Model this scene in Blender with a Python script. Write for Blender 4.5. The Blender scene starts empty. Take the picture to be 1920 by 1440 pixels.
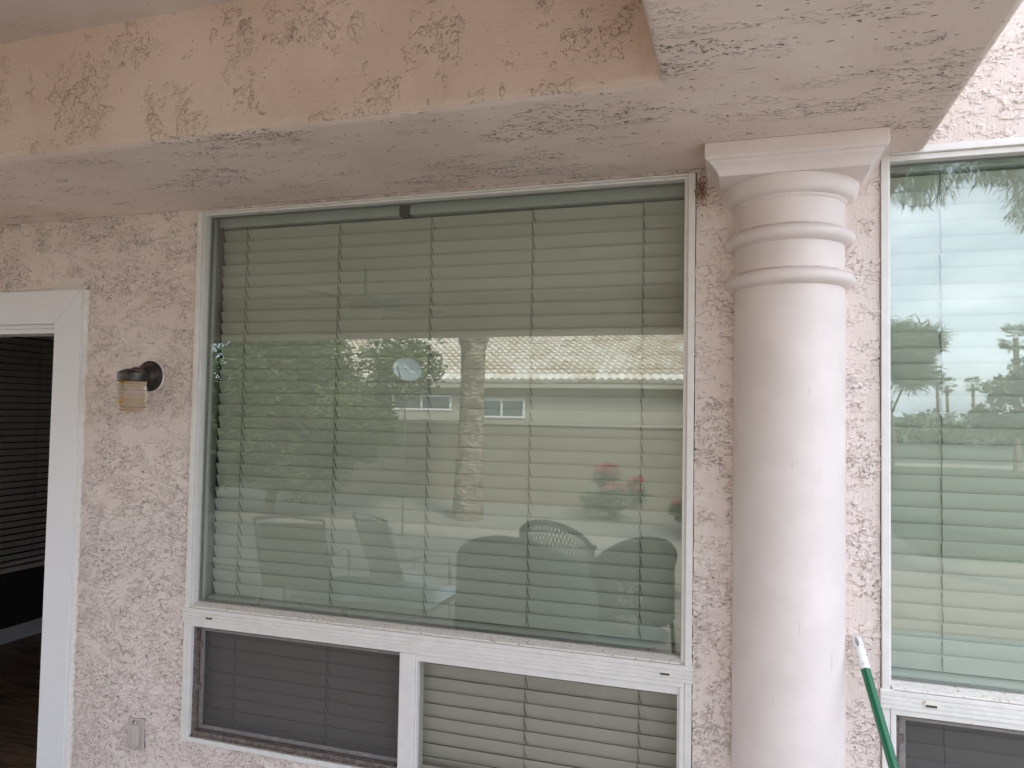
import bpy, bmesh, math, random
import numpy as np
from mathutils import Vector, Matrix
random.seed(7)
D2R = math.radians
scn = bpy.context.scene
COL = scn.collection

# ------------------------------------------------------------------ camera
cam_yaw, cam_pitch, cam_roll, cam_f = -0.30498597, -0.03836976, 0.01748919, 1375.01
def cam_rows():
    a, b, c = cam_yaw, cam_pitch, cam_roll
    ca, sa, cb, sb, cc, sc = math.cos(a), math.sin(a), math.cos(b), math.sin(b), math.cos(c), math.sin(c)
    B = np.array([[1, 0, 0], [0, 0, -1], [0, 1, 0]], float)
    Ry = np.array([[ca, 0, -sa], [0, 1, 0], [sa, 0, ca]])
    Rx = np.array([[1, 0, 0], [0, cb, -sb], [0, sb, cb]])
    Rz = np.array([[cc, -sc, 0], [sc, cc, 0], [0, 0, 1]])
    return Rz @ Rx @ Ry @ B
R_ = cam_rows()
cam = bpy.data.cameras.new('camera')
cam.sensor_fit = 'HORIZONTAL'; cam.sensor_width = 36.0
cam.lens = cam_f / 1920 * 36.0
cam.clip_start = 0.05; cam.clip_end = 600
camo = bpy.data.objects.new('camera', cam); COL.objects.link(camo)
M = Matrix.Identity(4)
for i in range(3):
    M[i][0] = R_[0][i]; M[i][1] = -R_[1][i]; M[i][2] = -R_[2][i]
M[0][3], M[1][3], M[2][3] = 0.0, -2.1971, 1.75
camo.matrix_world = M
scn.camera = camo

# ------------------------------------------------------------------ world, sun, exposure
SUN_EL, SUN_AZ = 40, 42          # azimuth measured from +Y clockwise
w = bpy.data.worlds.new('World'); scn.world = w; w.use_nodes = True
nt = w.node_tree; nt.nodes.clear()
out = nt.nodes.new('ShaderNodeOutputWorld'); bg = nt.nodes.new('ShaderNodeBackground')
sky = nt.nodes.new('ShaderNodeTexSky'); sky.sky_type = 'NISHITA'; sky.sun_disc = False
sky.sun_elevation = D2R(SUN_EL); sky.sun_rotation = D2R(SUN_AZ)
tc = nt.nodes.new('ShaderNodeTexCoord')
mp = nt.nodes.new('ShaderNodeMapping'); mp.inputs['Scale'].default_value = (1, 1, 2.6)
n1 = nt.nodes.new('ShaderNodeTexNoise'); n1.inputs['Scale'].default_value = 2.3; n1.inputs['Detail'].default_value = 7
n1.inputs['Roughness'].default_value = 0.6
cr = nt.nodes.new('ShaderNodeValToRGB')
cr.color_ramp.elements[0].position = 0.30; cr.color_ramp.elements[1].position = 0.62
n2 = nt.nodes.new('ShaderNodeTexNoise'); n2.inputs['Scale'].default_value = 3.1; n2.inputs['Detail'].default_value = 6
cr2 = nt.nodes.new('ShaderNodeValToRGB')
cr2.color_ramp.elements[0].position = 0.3; cr2.color_ramp.elements[0].color = (5.6, 6.5, 7.9, 1)
cr2.color_ramp.elements[1].position = 0.7; cr2.color_ramp.elements[1].color = (11.8, 12.7, 14.0, 1)
mx = nt.nodes.new('ShaderNodeMix'); mx.data_type = 'RGBA'
L = nt.links.new
L(tc.outputs['Generated'], mp.inputs['Vector']); L(mp.outputs[0], n1.inputs['Vector']); L(mp.outputs[0], n2.inputs['Vector'])
L(n1.outputs['Fac'], cr.inputs[0]); L(n2.outputs['Fac'], cr2.inputs[0])
L(cr.outputs[0], mx.inputs[0]); L(sky.outputs[0], mx.inputs[6]); L(cr2.outputs[0], mx.inputs[7])
L(mx.outputs[2], bg.inputs['Color']); bg.inputs['Strength'].default_value = 0.10
L(bg.outputs[0], out.inputs[0])
sun = bpy.data.lights.new('sun', 'SUN'); sun.energy = 2.3; sun.angle = D2R(10); sun.color = (1, 0.95, 0.88)
suno = bpy.data.objects.new('sun', sun); COL.objects.link(suno)
az, el = D2R(SUN_AZ), D2R(SUN_EL)
sd = Vector((math.sin(az) * math.cos(el), math.cos(az) * math.cos(el), math.sin(el)))
suno.rotation_euler = sd.to_track_quat('Z', 'Y').to_euler(); suno.location = sd * 30
scn.view_settings.view_transform = 'Standard'; scn.view_settings.look = 'None'
scn.view_settings.exposure = 2.14; scn.view_settings.gamma = 1
scn.render.engine = 'CYCLES'
scn.cycles.max_bounces = 14; scn.cycles.diffuse_bounces = 6; scn.cycles.glossy_bounces = 6
scn.cycles.transparent_max_bounces = 24; scn.cycles.caustics_reflective = False

# ------------------------------------------------------------------ materials
def newmat(name):
    m = bpy.data.materials.new(name); m.use_nodes = True
    return m, m.node_tree, m.node_tree.nodes['Principled BSDF']
def nd(t, k, **kw):
    n = t.nodes.new(k)
    for a, b in kw.items(): setattr(n, a, b)
    return n
def noise(t, vec, s, d=3, r=0.5):
    n = nd(t, 'ShaderNodeTexNoise'); n.inputs['Scale'].default_value = s; n.inputs['Detail'].default_value = d
    n.inputs['Roughness'].default_value = r; t.links.new(vec, n.inputs['Vector']); return n
def mth(t, op, a, b=None, c=None, clamp=False):
    n = nd(t, 'ShaderNodeMath', operation=op); n.use_clamp = clamp
    for i, v in enumerate((a, b, c)):
        if v is None: continue
        if isinstance(v, (int, float)): n.inputs[i].default_value = v
        else: t.links.new(v, n.inputs[i])
    return n.outputs[0]
def mrange(t, v, a, b, c=0.0, d=1.0, smooth=True):
    n = nd(t, 'ShaderNodeMapRange'); n.interpolation_type = 'SMOOTHSTEP' if smooth else 'LINEAR'
    t.links.new(v, n.inputs[0])
    for i, x in enumerate((a, b, c, d)): n.inputs[i + 1].default_value = x
    return n.outputs[0]
def mixc(t, f, a, b, blend='MIX'):
    n = nd(t, 'ShaderNodeMix', data_type='RGBA', blend_type=blend)
    if isinstance(f, (int, float)): n.inputs[0].default_value = f
    else: t.links.new(f, n.inputs[0])
    for i, v in ((6, a), (7, b)):
        if isinstance(v, tuple): n.inputs[i].default_value = v if len(v) == 4 else v + (1,)
        else: t.links.new(v, n.inputs[i])
    return n.outputs[2]
def pos(t, scale=(1, 1, 1), obj=False):
    if obj: s = nd(t, 'ShaderNodeTexCoord').outputs['Object']
    else: s = nd(t, 'ShaderNodeNewGeometry').outputs['Position']
    m = nd(t, 'ShaderNodeMapping'); m.inputs['Scale'].default_value = scale
    t.links.new(s, m.inputs['Vector']); return m.outputs[0]
def bump(t, h, dist, bsdf, strength=1.0):
    b = nd(t, 'ShaderNodeBump'); b.inputs['Distance'].default_value = dist; b.inputs['Strength'].default_value = strength
    t.links.new(h, b.inputs['Height']); t.links.new(b.outputs[0], bsdf.inputs['Normal']); return b

def stucco(name, base, dirt=(0.16, 0.11, 0.08), S=1.0, stretch=(1, 1, 1), thr=0.45, lw=0.02, pit=0.75, dist=0.005, dirt_shade_amt=0.75, fine=0.35, blotch=0.06, zdens=False, real=False):
    m, t, p = newmat(name); v = pos(t, stretch); v1 = pos(t)
    wn = noise(t, v, 16 * S, 3, .55)
    vm = nd(t, 'ShaderNodeVectorMath', operation='MULTIPLY_ADD')
    t.links.new(wn.outputs['Color'], vm.inputs[0]); vm.inputs[1].default_value = (0.035 / S,) * 3; t.links.new(v, vm.inputs[2])
    vw = vm.outputs[0]
    nA = noise(t, vw, 20 * S, 5, .62).outputs['Fac']
    nB = noise(t, vw, 34 * S, 4, .6).outputs['Fac']
    la = mrange(t, mth(t, 'ABSOLUTE', mth(t, 'SUBTRACT', nA, 0.5)), lw * .35, lw, 1, 0)
    lb = mrange(t, mth(t, 'ABSOLUTE', mth(t, 'SUBTRACT', nB, 0.47)), lw * .35, lw, 1, 0)
    mn = noise(t, v, 4.2 * S, 5, .65).outputs['Fac']
    if zdens:
        sz = nd(t, 'ShaderNodeSeparateXYZ'); t.links.new(v1, sz.inputs[0])
        mn = mth(t, 'ADD', mn, mth(t, 'ADD', mrange(t, sz.outputs['Z'], .9, 2.0, .07, -.015), mrange(t, sz.outputs['X'], -.25, -.12, 0, -.075)))
    mask = mrange(t, mn, thr, thr + .06)
    maskb = mrange(t, noise(t, v, 6.3 * S, 4, .65).outputs['Fac'], thr + .02, thr + .07)
    brk = mrange(t, noise(t, v, 95 * S, 2, .5).outputs['Fac'], .50, .56)
    line = mth(t, 'MAXIMUM', mth(t, 'MULTIPLY', la, mask), mth(t, 'MULTIPLY', lb, maskb))
    lined = mth(t, 'MULTIPLY', line, mth(t, 'MULTIPLY_ADD', brk, .88, .12))
    vo = nd(t, 'ShaderNodeTexVoronoi'); vo.inputs['Scale'].default_value = 120 * S; t.links.new(vw, vo.inputs['Vector'])
    sep = nd(t, 'ShaderNodeSeparateColor'); t.links.new(vo.outputs['Color'], sep.inputs[0])
    pm = mth(t, 'MULTIPLY', mrange(t, sep.outputs[0], pit, pit + .01), mrange(t, vo.outputs['Distance'], .20, .34, 1, 0))
    pm = mth(t, 'MULTIPLY', pm, mth(t, 'MAXIMUM', mask, mrange(t, sep.outputs[1], .93, .94)))
    pla = mth(t, 'MULTIPLY', mrange(t, nA, .495, .515), mask)
    plb = mth(t, 'MULTIPLY', mrange(t, nB, .465, .485), maskb)
    fn = noise(t, v1, 150, 4, .6).outputs['Fac']
    brush = noise(t, pos(t, (14, 14, 260)), 1, 3, .5).outputs['Fac']
    brush2 = noise(t, pos(t, (220, 14, 12)), 1, 3, .5).outputs['Fac']
    bmk = mrange(t, noise(t, v1, 3.0, 2).outputs['Fac'], .45, .6)
    br = mth(t, 'ADD', mth(t, 'MULTIPLY', brush, bmk), mth(t, 'MULTIPLY', brush2, mth(t, 'SUBTRACT', 1, bmk)))
    big = noise(t, v1, 5, 3, .5).outputs['Fac']
    h = mth(t, 'MULTIPLY_ADD', pla, .50, mth(t, 'MULTIPLY', plb, .35))
    h = mth(t, 'MULTIPLY_ADD', lined, -.6, h)
    h = mth(t, 'MULTIPLY_ADD', pm, -.7, h)
    h = mth(t, 'MULTIPLY_ADD', fn, fine * .5, h)
    h = mth(t, 'MULTIPLY_ADD', br, fine * .45, h)
    h = mth(t, 'MULTIPLY_ADD', big, 1.2, h)
    if real:
        dn = nd(t, 'ShaderNodeDisplacement'); dn.inputs['Scale'].default_value = dist; dn.inputs['Midlevel'].default_value = 1.15
        t.links.new(h, dn.inputs['Height']); t.links.new(dn.outputs[0], [n for n in t.nodes if n.type == 'OUTPUT_MATERIAL'][0].inputs['Displacement'])
        m.displacement_method = 'BOTH'
    else: bump(t, h, dist, p, .9)
    d = mth(t, 'MAXIMUM', lined, pm, clamp=True)
    vary = noise(t, v1, 2.2, 4, .55).outputs['Fac']
    b2 = tuple(c * (1 - blotch * (1 + .5 * i)) for i, c in enumerate(base))
    b1 = tuple(min(1, c * (1 + blotch)) for c in base)
    cc = mixc(t, mrange(t, vary, .35, .65), b1, b2)
    cc = mixc(t, mth(t, 'MULTIPLY', d, dirt_shade_amt), cc, dirt)  # crevices and pits: dirt together with shade painted into the colour
    t.links.new(cc, p.inputs['Base Color']); p.inputs['Roughness'].default_value = .85
    p.inputs['Specular IOR Level'].default_value = .25
    return m

def plain(name, c, rough=.6, spec=.5, metal=0, nscale=0, namt=.08, bumpd=0, bscale=200, stretch=(1, 1, 1), dirt=None, dirtthr=.68, dscale=30):
    m, t, p = newmat(name); p.inputs['Roughness'].default_value = rough
    p.inputs['Specular IOR Level'].default_value = spec; p.inputs['Metallic'].default_value = metal
    cc = None
    if nscale:
        n = noise(t, pos(t, stretch), nscale, 4, .6).outputs['Fac']
        cc = mixc(t, mrange(t, n, .3, .7), tuple(x * (1 - namt) for x in c), tuple(min(1, x * (1 + namt)) for x in c))
    if dirt:
        n = noise(t, pos(t), dscale, 6, .7).outputs['Fac']
        cc = mixc(t, mth(t, 'MULTIPLY', mrange(t, n, dirtthr, dirtthr + .07), .7), cc if cc else c + (1,), dirt)
    if cc: t.links.new(cc, p.inputs['Base Color'])
    else: p.inputs['Base Color'].default_value = c + (1,)
    if bumpd:
        n = noise(t, pos(t, stretch), bscale, 3, .6).outputs['Fac']; bump(t, n, bumpd, p)
    return m

PINK = (0.66, 0.545, 0.50)
MAT = {}
MAT['wall'] = stucco('wall_stucco', (0.75, .645, .60), thr=.465, lw=.0125, pit=.82, S=1.55, stretch=(.85, 1, 1.35), fine=.7, dirt_shade_amt=.30, dirt=(.34, .25, .21), dist=.0048, zdens=True, blotch=.03, real=True)
MAT['soffit'] = stucco('soffit_stucco', (0.785, .645, .585), thr=.535, lw=.0105, pit=.55, stretch=(.5, 1.3, 1), S=1.1, dirt_shade_amt=.95, dirt=(.09, .06, .05), fine=.25, dist=.0055)
MAT['warmlit_face'] = stucco('warmlit_beam_stucco', (0.73, .583, .50), thr=.54, lw=.0105, pit=.84, S=1.3, dirt_shade_amt=.55, dirt=(.22, .14, .11), fine=.35, dist=.011)  # peach tint of warm bounced light put into the base colour
MAT['ceiling'] = stucco('ceiling_stucco', (0.68, .58, .545), thr=.58, lw=.010, pit=.85, S=.8, dirt_shade_amt=.5, fine=.12, dist=.002)
MAT['column'] = plain('column_paint', (0.75, .65, .62), .5, .35, nscale=6, namt=.05, bumpd=.0022, bscale=11, dirt=(.30, .24, .21), dirtthr=.715, dscale=34)
def column_grime():
    m = MAT['column']; t = m.node_tree; p = t.nodes['Principled BSDF']; old = p.inputs['Base Color'].links[0].from_socket
    z = nd(t, 'ShaderNodeSeparateXYZ'); v = pos(t); t.links.new(v, z.inputs[0]); f = None
    for zc in (2.147, 2.264):
        q = mrange(t, mth(t, 'ABSOLUTE', mth(t, 'SUBTRACT', z.outputs['Z'], zc)), .0004, .0036, 1, 0)
        f = q if f is None else mth(t, 'MAXIMUM', f, q)
    f = mth(t, 'MULTIPLY', f, mrange(t, noise(t, v, 38, 5, .7).outputs['Fac'], .35, .65, .25, .75))
    scr = mrange(t, noise(t, pos(t, (60, 60, 7)), 1, 3, .6).outputs['Fac'], .70, .73, 0, .25)
    c = mixc(t, mth(t, 'MAXIMUM', f, scr), old, (.40, .29, .23)); t.links.new(c, p.inputs['Base Color'])
column_grime()
MAT['frame'] = plain('vinyl_frame', (0.74, .70, .67), .38, .5, nscale=25, namt=.04, dirt=(.36, .25, .17), dirtthr=.665, dscale=75)
MAT['ledge'] = plain('dusty_ledge', (0.76, .70, .63), .6, .3, nscale=60, namt=.05, dirt=(.30, .18, .10), dirtthr=.565, dscale=90)
MAT['groove'] = plain('frame_groove', (0.40, .34, .30), .7)
MAT['casing'] = plain('white_trim_paint', (0.80, .775, .78), .5, .35, nscale=3, namt=.02, bumpd=.0018, bscale=1, stretch=(60, 60, 330))
MAT['caulk'] = plain('rough_caulk', (0.80, .74, .70), .7, bumpd=.004, bscale=180)
MAT['alum'] = plain('grey_aluminium', (0.27, .24, .235), .45, .5, .3, nscale=40, namt=.15)
MAT['track'] = plain('dusty_track', (0.16, .125, .11), .8, .3, nscale=70, namt=.4)
MAT['slat'] = plain('cream_slat', (0.77, .745, .665), .45, .4, nscale=2, namt=.02)
MAT['rail'] = plain('blind_headrail', (0.78, .80, .77), .5)
MAT['cord'] = plain('blind_cord', (0.30, .28, .21), .8)
MAT['slot'] = plain('cord_hole', (0.05, .05, .04), .9)
MAT['black'] = plain('black_bracket', (0.03, .035, .035), .5)
MAT['intframe'] = plain('inner_sill', (0.62, .66, .62), .5)
MAT['darkwall'] = plain('dark_interior_wall', (0.03, .033, .028), .7)  # near-black base colour for the interior side wall
MAT['indoor'] = plain('indoor_plaster', (0.5, .48, .45), .8)
MAT['baseboard'] = plain('baseboard_paint', (0.75, .75, .77), .5)
MAT['darkslat'] = plain('dark_slat', (0.62, .58, .54), .5)
MAT['sill'] = plain('interior_sill', (0.70, .60, .55), .5)
MAT['bronze'] = plain('weathered_bronze', (0.035, .028, .026), .42, .5, .4, nscale=40, namt=.4, dirt=(.13, .09, .07), dirtthr=.55, dscale=18)
MAT['outlet'] = plain('painted_cover', (0.50, .43, .405), .5, .4, nscale=50, namt=.05)
MAT['white_plastic'] = plain('scuffed_white_plastic', (0.80, .78, .75), .45, .4, dirt=(.18, .09, .05), dirtthr=.55, dscale=130)
MAT['green'] = plain('green_enamel', (0.004, .11, .042), .28, .6, nscale=60, namt=.1)
MAT['hole'] = plain('grey_hole', (0.3, .28, .28), .7)
MAT['debris'] = plain('rusty_debris', (0.30, .17, .10), .9, nscale=90, namt=.5)
MAT['concrete'] = plain('patio_concrete', (0.33, .28, .23), .8, nscale=5, namt=.1, bumpd=.002)
MAT['greycon'] = plain('grey_concrete', (0.29, .31, .295), .8, nscale=5, namt=.08)
MAT['gravel'] = plain('gravel', (0.27, .24, .20), .9, nscale=24, namt=.28, bumpd=.02, bscale=40)
MAT['grass'] = plain('lawn_green', (0.10, .115, .075), .9, nscale=1.5, namt=.25, bumpd=.03, bscale=30)
MAT['block'] = plain('garden_wall_stucco', (0.27, .23, .18), .9, nscale=4, namt=.06)
MAT['cap'] = plain('wall_cap', (0.40, .36, .30), .9)
MAT['nwall'] = plain('neighbour_stucco', (0.36, .33, .27), .9, nscale=1, namt=.05)
MAT['fascia'] = plain('fascia_paint', (0.38, .35, .29), .8)
MAT['wwhite'] = plain('white_window_trim', (0.7, .7, .66), .6)
MAT['wdark'] = plain('dark_glass', (0.10, .12, .13), .15)
MAT['dish'] = plain('dish_grey', (0.22, .27, .29), .4)
MAT['dishmark'] = plain('dish_marking', (0.75, .78, .8), .5)
MAT['leaf'] = plain('tree_leaf', (0.055, .095, .028), .55, nscale=3, namt=.35)
MAT['leaf2'] = plain('light_leaf', (0.13, .19, .06), .55, nscale=3, namt=.3)
MAT['leafgrey'] = plain('grey_green_leaf', (0.15, .19, .12), .6, nscale=2, namt=.3)
MAT['flower'] = plain('magenta_bracts', (0.42, .06, .085), .6, nscale=9, namt=.2)
MAT['bark'] = plain('bark', (0.20, .15, .11), .9, nscale=20, namt=.3, bumpd=.02, bscale=20)
MAT['wicker'] = plain('charcoal_wicker', (0.045, .045, .045), .6, nscale=60, namt=.3)
MAT['cushion'] = plain('dark_cushion', (0.17, .19, .185), .8)
MAT['lcushion'] = plain('pale_cushion', (0.74, .73, .66), .8)
MAT['metalw'] = plain('white_metal', (0.70, .70, .68), .4)
MAT['tabletop'] = plain('glass_tabletop', (0.42, .50, .50), .12)
MAT['bronzefan'] = plain('fan_brown', (0.09, .065, .05), .6)
MAT['bowl'] = plain('fan_bowl', (0.5, .45, .38), .5)

# palm bark: rough diamond mottling
m, t, p = newmat('palm_bark'); v = pos(t)
vo = nd(t, 'ShaderNodeTexVoronoi'); vo.inputs['Scale'].default_value = 14; t.links.new(pos(t, (1, 1, 1.6)), vo.inputs['Vector'])
cc = mixc(t, mrange(t, noise(t, v, 9, 5, .7).outputs['Fac'], .42, .6), (0.14, .10, .075), (0.38, .30, .22))
cc = mixc(t, mrange(t, vo.outputs['Distance'], 0, .5), (0.12, .09, .07), cc, 'MIX')
t.links.new(cc, p.inputs['Base Color']); bump(t, vo.outputs['Distance'], .03, p); p.inputs['Roughness'].default_value = .9
MAT['palmbark'] = m
# roof tile: per-tile tone
m, t, p = newmat('roof_tile'); v = pos(t, (2.2, 1.6, 1.6))
vo = nd(t, 'ShaderNodeTexVoronoi'); vo.inputs['Scale'].default_value = 1.0; t.links.new(v, vo.inputs['Vector'])
sp = nd(t, 'ShaderNodeSeparateColor'); t.links.new(vo.outputs['Color'], sp.inputs[0])
cc = mixc(t, sp.outputs[0], (0.66, .56, .45), (0.84, .80, .74))
cc = mixc(t, mrange(t, noise(t, pos(t), 3, 5, .7).outputs['Fac'], .55, .75), cc, (0.42, .33, .24))
t.links.new(cc, p.inputs['Base Color']); p.inputs['Roughness'].default_value = .85
MAT['tile'] = m
# plank floor
m, t, p = newmat('wood_floor'); bk = nd(t, 'ShaderNodeTexBrick'); bk.inputs['Scale'].default_value = 1
bk.inputs['Brick Width'].default_value = 1.2; bk.inputs['Row Height'].default_value = .18; bk.inputs['Mortar Size'].default_value = .003
bk.inputs['Color1'].default_value = (.30, .19, .12, 1); bk.inputs['Color2'].default_value = (.40, .26, .17, 1); bk.inputs['Mortar'].default_value = (.03, .02, .015, 1)
t.links.new(pos(t), bk.inputs['Vector'])
cc = mixc(t, mrange(t, noise(t, pos(t, (3, 40, 1)), 1, 5, .6).outputs['Fac'], .4, .7), bk.outputs['Color'], (.08, .045, .03), 'MIX')
t.links.new(cc, p.inputs['Base Color']); p.inputs['Roughness'].default_value = .4
MAT['planks'] = m
# pavers with joints
m, t, p = newmat('patio_pavers'); bk = nd(t, 'ShaderNodeTexBrick'); bk.inputs['Scale'].default_value = 1
bk.inputs['Brick Width'].default_value = .4; bk.inputs['Row Height'].default_value = .2; bk.inputs['Mortar Size'].default_value = .008
bk.inputs['Color1'].default_value = (.36, .31, .25, 1); bk.inputs['Color2'].default_value = (.30, .26, .21, 1); bk.inputs['Mortar'].default_value = (.25, .2, .15, 1)
t.links.new(pos(t), bk.inputs['Vector']); t.links.new(bk.outputs['Color'], p.inputs['Base Color']); p.inputs['Roughness'].default_value = .8
MAT['pavers'] = m
# window glass (thin coated pane): tinted straight-through plus mirror
def glass(name, tint, F0, edge=(.02, .10, .08)):
    m = bpy.data.materials.new(name); m.use_nodes = True; t = m.node_tree; t.nodes.clear()
    o = nd(t, 'ShaderNodeOutputMaterial'); tr = nd(t, 'ShaderNodeBsdfTransparent'); gl = nd(t, 'ShaderNodeBsdfGlossy')
    tr.inputs[0].default_value = tint + (1,); gl.inputs['Roughness'].default_value = 0.0
    gl.inputs['Color'].default_value = (.95, 1.0, 1.0, 1)
    lw = nd(t, 'ShaderNodeLayerWeight'); lw.inputs['Blend'].default_value = .5
    f5 = mth(t, 'POWER', lw.outputs['Facing'], 5.0)
    f = mth(t, 'MULTIPLY_ADD', f5, 1 - F0, F0)
    b = nd(t, 'ShaderNodeBump'); b.inputs['Distance'].default_value = .0005; b.inputs['Strength'].default_value = .3
    t.links.new(noise(t, pos(t, (1, 1, 1)), 3.2, 1, .4).outputs['Fac'], b.inputs['Height']); t.links.new(b.outputs[0], gl.inputs['Normal'])
    mxs = nd(t, 'ShaderNodeMixShader'); t.links.new(f, mxs.inputs[0]); t.links.new(tr.outputs[0], mxs.inputs[1]); t.links.new(gl.outputs[0], mxs.inputs[2])
    t.links.new(mxs.outputs[0], o.inputs[0]); return m
MAT['glass'] = glass('tinted_window_glass', (.835, .862, .838), .085)
MAT['clear'] = glass('lower_window_glass', (.84, .835, .82), .035)
# insect screen
m = bpy.data.materials.new('insect_screen'); m.use_nodes = True; t = m.node_tree; t.nodes.clear()
o = nd(t, 'ShaderNodeOutputMaterial'); tr = nd(t, 'ShaderNodeBsdfTransparent'); df = nd(t, 'ShaderNodeBsdfDiffuse'); df.inputs[0].default_value = (.13, .12, .118, 1)
mxs = nd(t, 'ShaderNodeMixShader'); wv = noise(t, pos(t, (700, 1, 700)), 1, 1).outputs['Fac']
t.links.new(mrange(t, wv, .3, .7, .30, .46), mxs.inputs[0]); t.links.new(tr.outputs[0], mxs.inputs[1]); t.links.new(df.outputs[0], mxs.inputs[2]); t.links.new(mxs.outputs[0], o.inputs[0])
MAT['screen'] = m
# jar glass with amber residue
m, t, p = newmat('jar_glass'); ob = pos(t)
st = mrange(t, noise(t, pos(t, (18, 18, 60)), 1, 3, .6).outputs['Fac'], .46, .52)
z = nd(t, 'ShaderNodeSeparateXYZ'); t.links.new(ob, z.inputs[0])
st = mth(t, 'MULTIPLY', st, mrange(t, z.outputs['X'], -2.050, -2.072, 0, 1))
cc = mixc(t, st, (.80, .74, .68), (.72, .42, .12)); t.links.new(cc, p.inputs['Base Color'])
p.inputs['Roughness'].default_value = .15; p.inputs['Transmission Weight'].default_value = .8; p.inputs['IOR'].default_value = 1.35
MAT['jar'] = m

# ------------------------------------------------------------------ mesh helpers
class MB:
    def __init__(s): s.v = []; s.f = []
    def add(s, vs, fs):
        o = len(s.v); s.v += [tuple(x) for x in vs]; s.f += [tuple(i + o for i in f) for f in fs]; return s
    def box(s, x0, x1, y0, y1, z0, z1):
        if x0 > x1: x0, x1 = x1, x0
        if y0 > y1: y0, y1 = y1, y0
        if z0 > z1: z0, z1 = z1, z0
        return s.add([(x0, y0, z0), (x1, y0, z0), (x1, y1, z0), (x0, y1, z0), (x0, y0, z1), (x1, y0, z1), (x1, y1, z1), (x0, y1, z1)],
                     [(0, 3, 2, 1), (4, 5, 6, 7), (0, 1, 5, 4), (1, 2, 6, 5), (2, 3, 7, 6), (3, 0, 4, 7)])
    def prism(s, pts, a, b, axis='x'):
        # closed polygon pts in the plane across the axis, extruded from a to b
        n = len(pts)
        def P(p, q): return (q, p[0], p[1]) if axis == 'x' else ((p[0], q, p[1]) if axis == 'y' else (p[0], p[1], q))
        vs = [P(p, a) for p in pts] + [P(p, b) for p in pts]
        return s.add(vs, [tuple(range(n))[::-1], tuple(range(n, 2 * n))] + [(i, (i + 1) % n, (i + 1) % n + n, i + n) for i in range(n)])
    def lathe(s, prof, cx, cy, n=48, cap=True):
        vs = []
        for r, z in prof:
            for i in range(n): a = 2 * math.pi * i / n; vs.append((cx + r * math.cos(a), cy + r * math.sin(a), z))
        fs = []
        for k in range(len(prof) - 1):
            for i in range(n):
                j = (i + 1) % n; fs.append((k * n + i, k * n + j, (k + 1) * n + j, (k + 1) * n + i))
        if cap: fs.append(tuple(range(n))[::-1]); fs.append(tuple(range((len(prof) - 1) * n, len(prof) * n)))
        return s.add(vs, fs)
    def tube(s, pts, rad, n=8):
        pts = [Vector(p) for p in pts]; rs = rad if isinstance(rad, (list, tuple)) else [rad] * len(pts)
        vs = []; up = None
        for k, q in enumerate(pts):
            d = (pts[min(k + 1, len(pts) - 1)] - pts[max(k - 1, 0)]).normalized()
            if up is None: up = Vector((0, 0, 1)) if abs(d.z) < .9 else Vector((1, 0, 0))
            a = d.cross(up)
            if a.length < 1e-4: a = d.cross(Vector((0, 1, 0)))
            a.normalize(); b = a.cross(d).normalized(); up = b
            for i in range(n):
                t_ = 2 * math.pi * i / n; vs.append(q + a * (math.cos(t_) * rs[k]) + b * (math.sin(t_) * rs[k]))
        fs = []
        for k in range(len(pts) - 1):
            for i in range(n):
                j = (i + 1) % n; fs.append((k * n + i, k * n + j, (k + 1) * n + j, (k + 1) * n + i))
        fs.append(tuple(range(n))[::-1]); fs.append(tuple(range((len(pts) - 1) * n, len(pts) * n)))
        return s.add(vs, fs)
    def build(s, name, mat, parent=None, smooth=False, bevel=0, seg=2, angle=40):
        me = bpy.data.meshes.new(name); me.from_pydata(s.v, [], s.f); me.update()
        me.materials.append(MAT[mat])
        o = bpy.data.objects.new(name, me); COL.objects.link(o)
        bm = bmesh.new(); bm.from_mesh(me); bmesh.ops.recalc_face_normals(bm, faces=bm.faces); bm.to_mesh(me); bm.free()
        if smooth:
            me.polygons.foreach_set('use_smooth', [True] * len(me.polygons))
            me.set_sharp_from_angle(angle=D2R(angle))
        if bevel:
            b = o.modifiers.new('bevel', 'BEVEL'); b.width = bevel; b.segments = seg; b.limit_method = 'ANGLE'; b.angle_limit = D2R(40)
        if parent:
            o.parent = parent; o.matrix_parent_inverse = parent.matrix_basis.inverted()
        return o
def tag(o, label=None, cat=None, group=None, kind=None):
    if label: o['label'] = label
    if cat: o['category'] = cat
    if group: o['group'] = group
    if kind: o['kind'] = kind
    return o
def thing(name, loc, label, cat, group=None, rotz=0):
    o = bpy.data.objects.new(name, None); COL.objects.link(o); o.empty_display_size = .1
    o.matrix_basis = Matrix.Translation(loc) @ Matrix.Rotation(rotz, 4, 'Z')
    return tag(o, label, cat, group)
def local(o): o.matrix_parent_inverse = Matrix.Identity(4); return o   # part modelled in its thing's own coordinates

# ------------------------------------------------------------------ ground
def sheet(name, x0, x1, y0, y1, z, mat):
    b = MB(); b.add([(x0, y0, z), (x1, y0, z), (x1, y1, z), (x0, y1, z)], [(0, 1, 2, 3)])
    return tag(b.build(name, mat), kind='structure')
sheet('ground', -300, 300, -400, 120, -0.15, 'grass')
MB().box(-22, 2.205, -25, -4.6, -.3, -.004).build('gravel_yard', 'gravel'); tag(bpy.data.objects['gravel_yard'], kind='structure')
MB().box(-7, .7, -4.6, 0, -.3, 0).build('patio_floor', 'concrete'); tag(bpy.data.objects['patio_floor'], kind='structure')
MB().box(-7, 14, -8.2, -4.63, -.3, .012).build('paver_path', 'pavers'); tag(bpy.data.objects['paver_path'], kind='structure')
MB().box(.705, 14, -4.6, 0, -.3, -.004).build('side_path', 'greycon'); tag(bpy.data.objects['side_path'], kind='structure')

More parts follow.
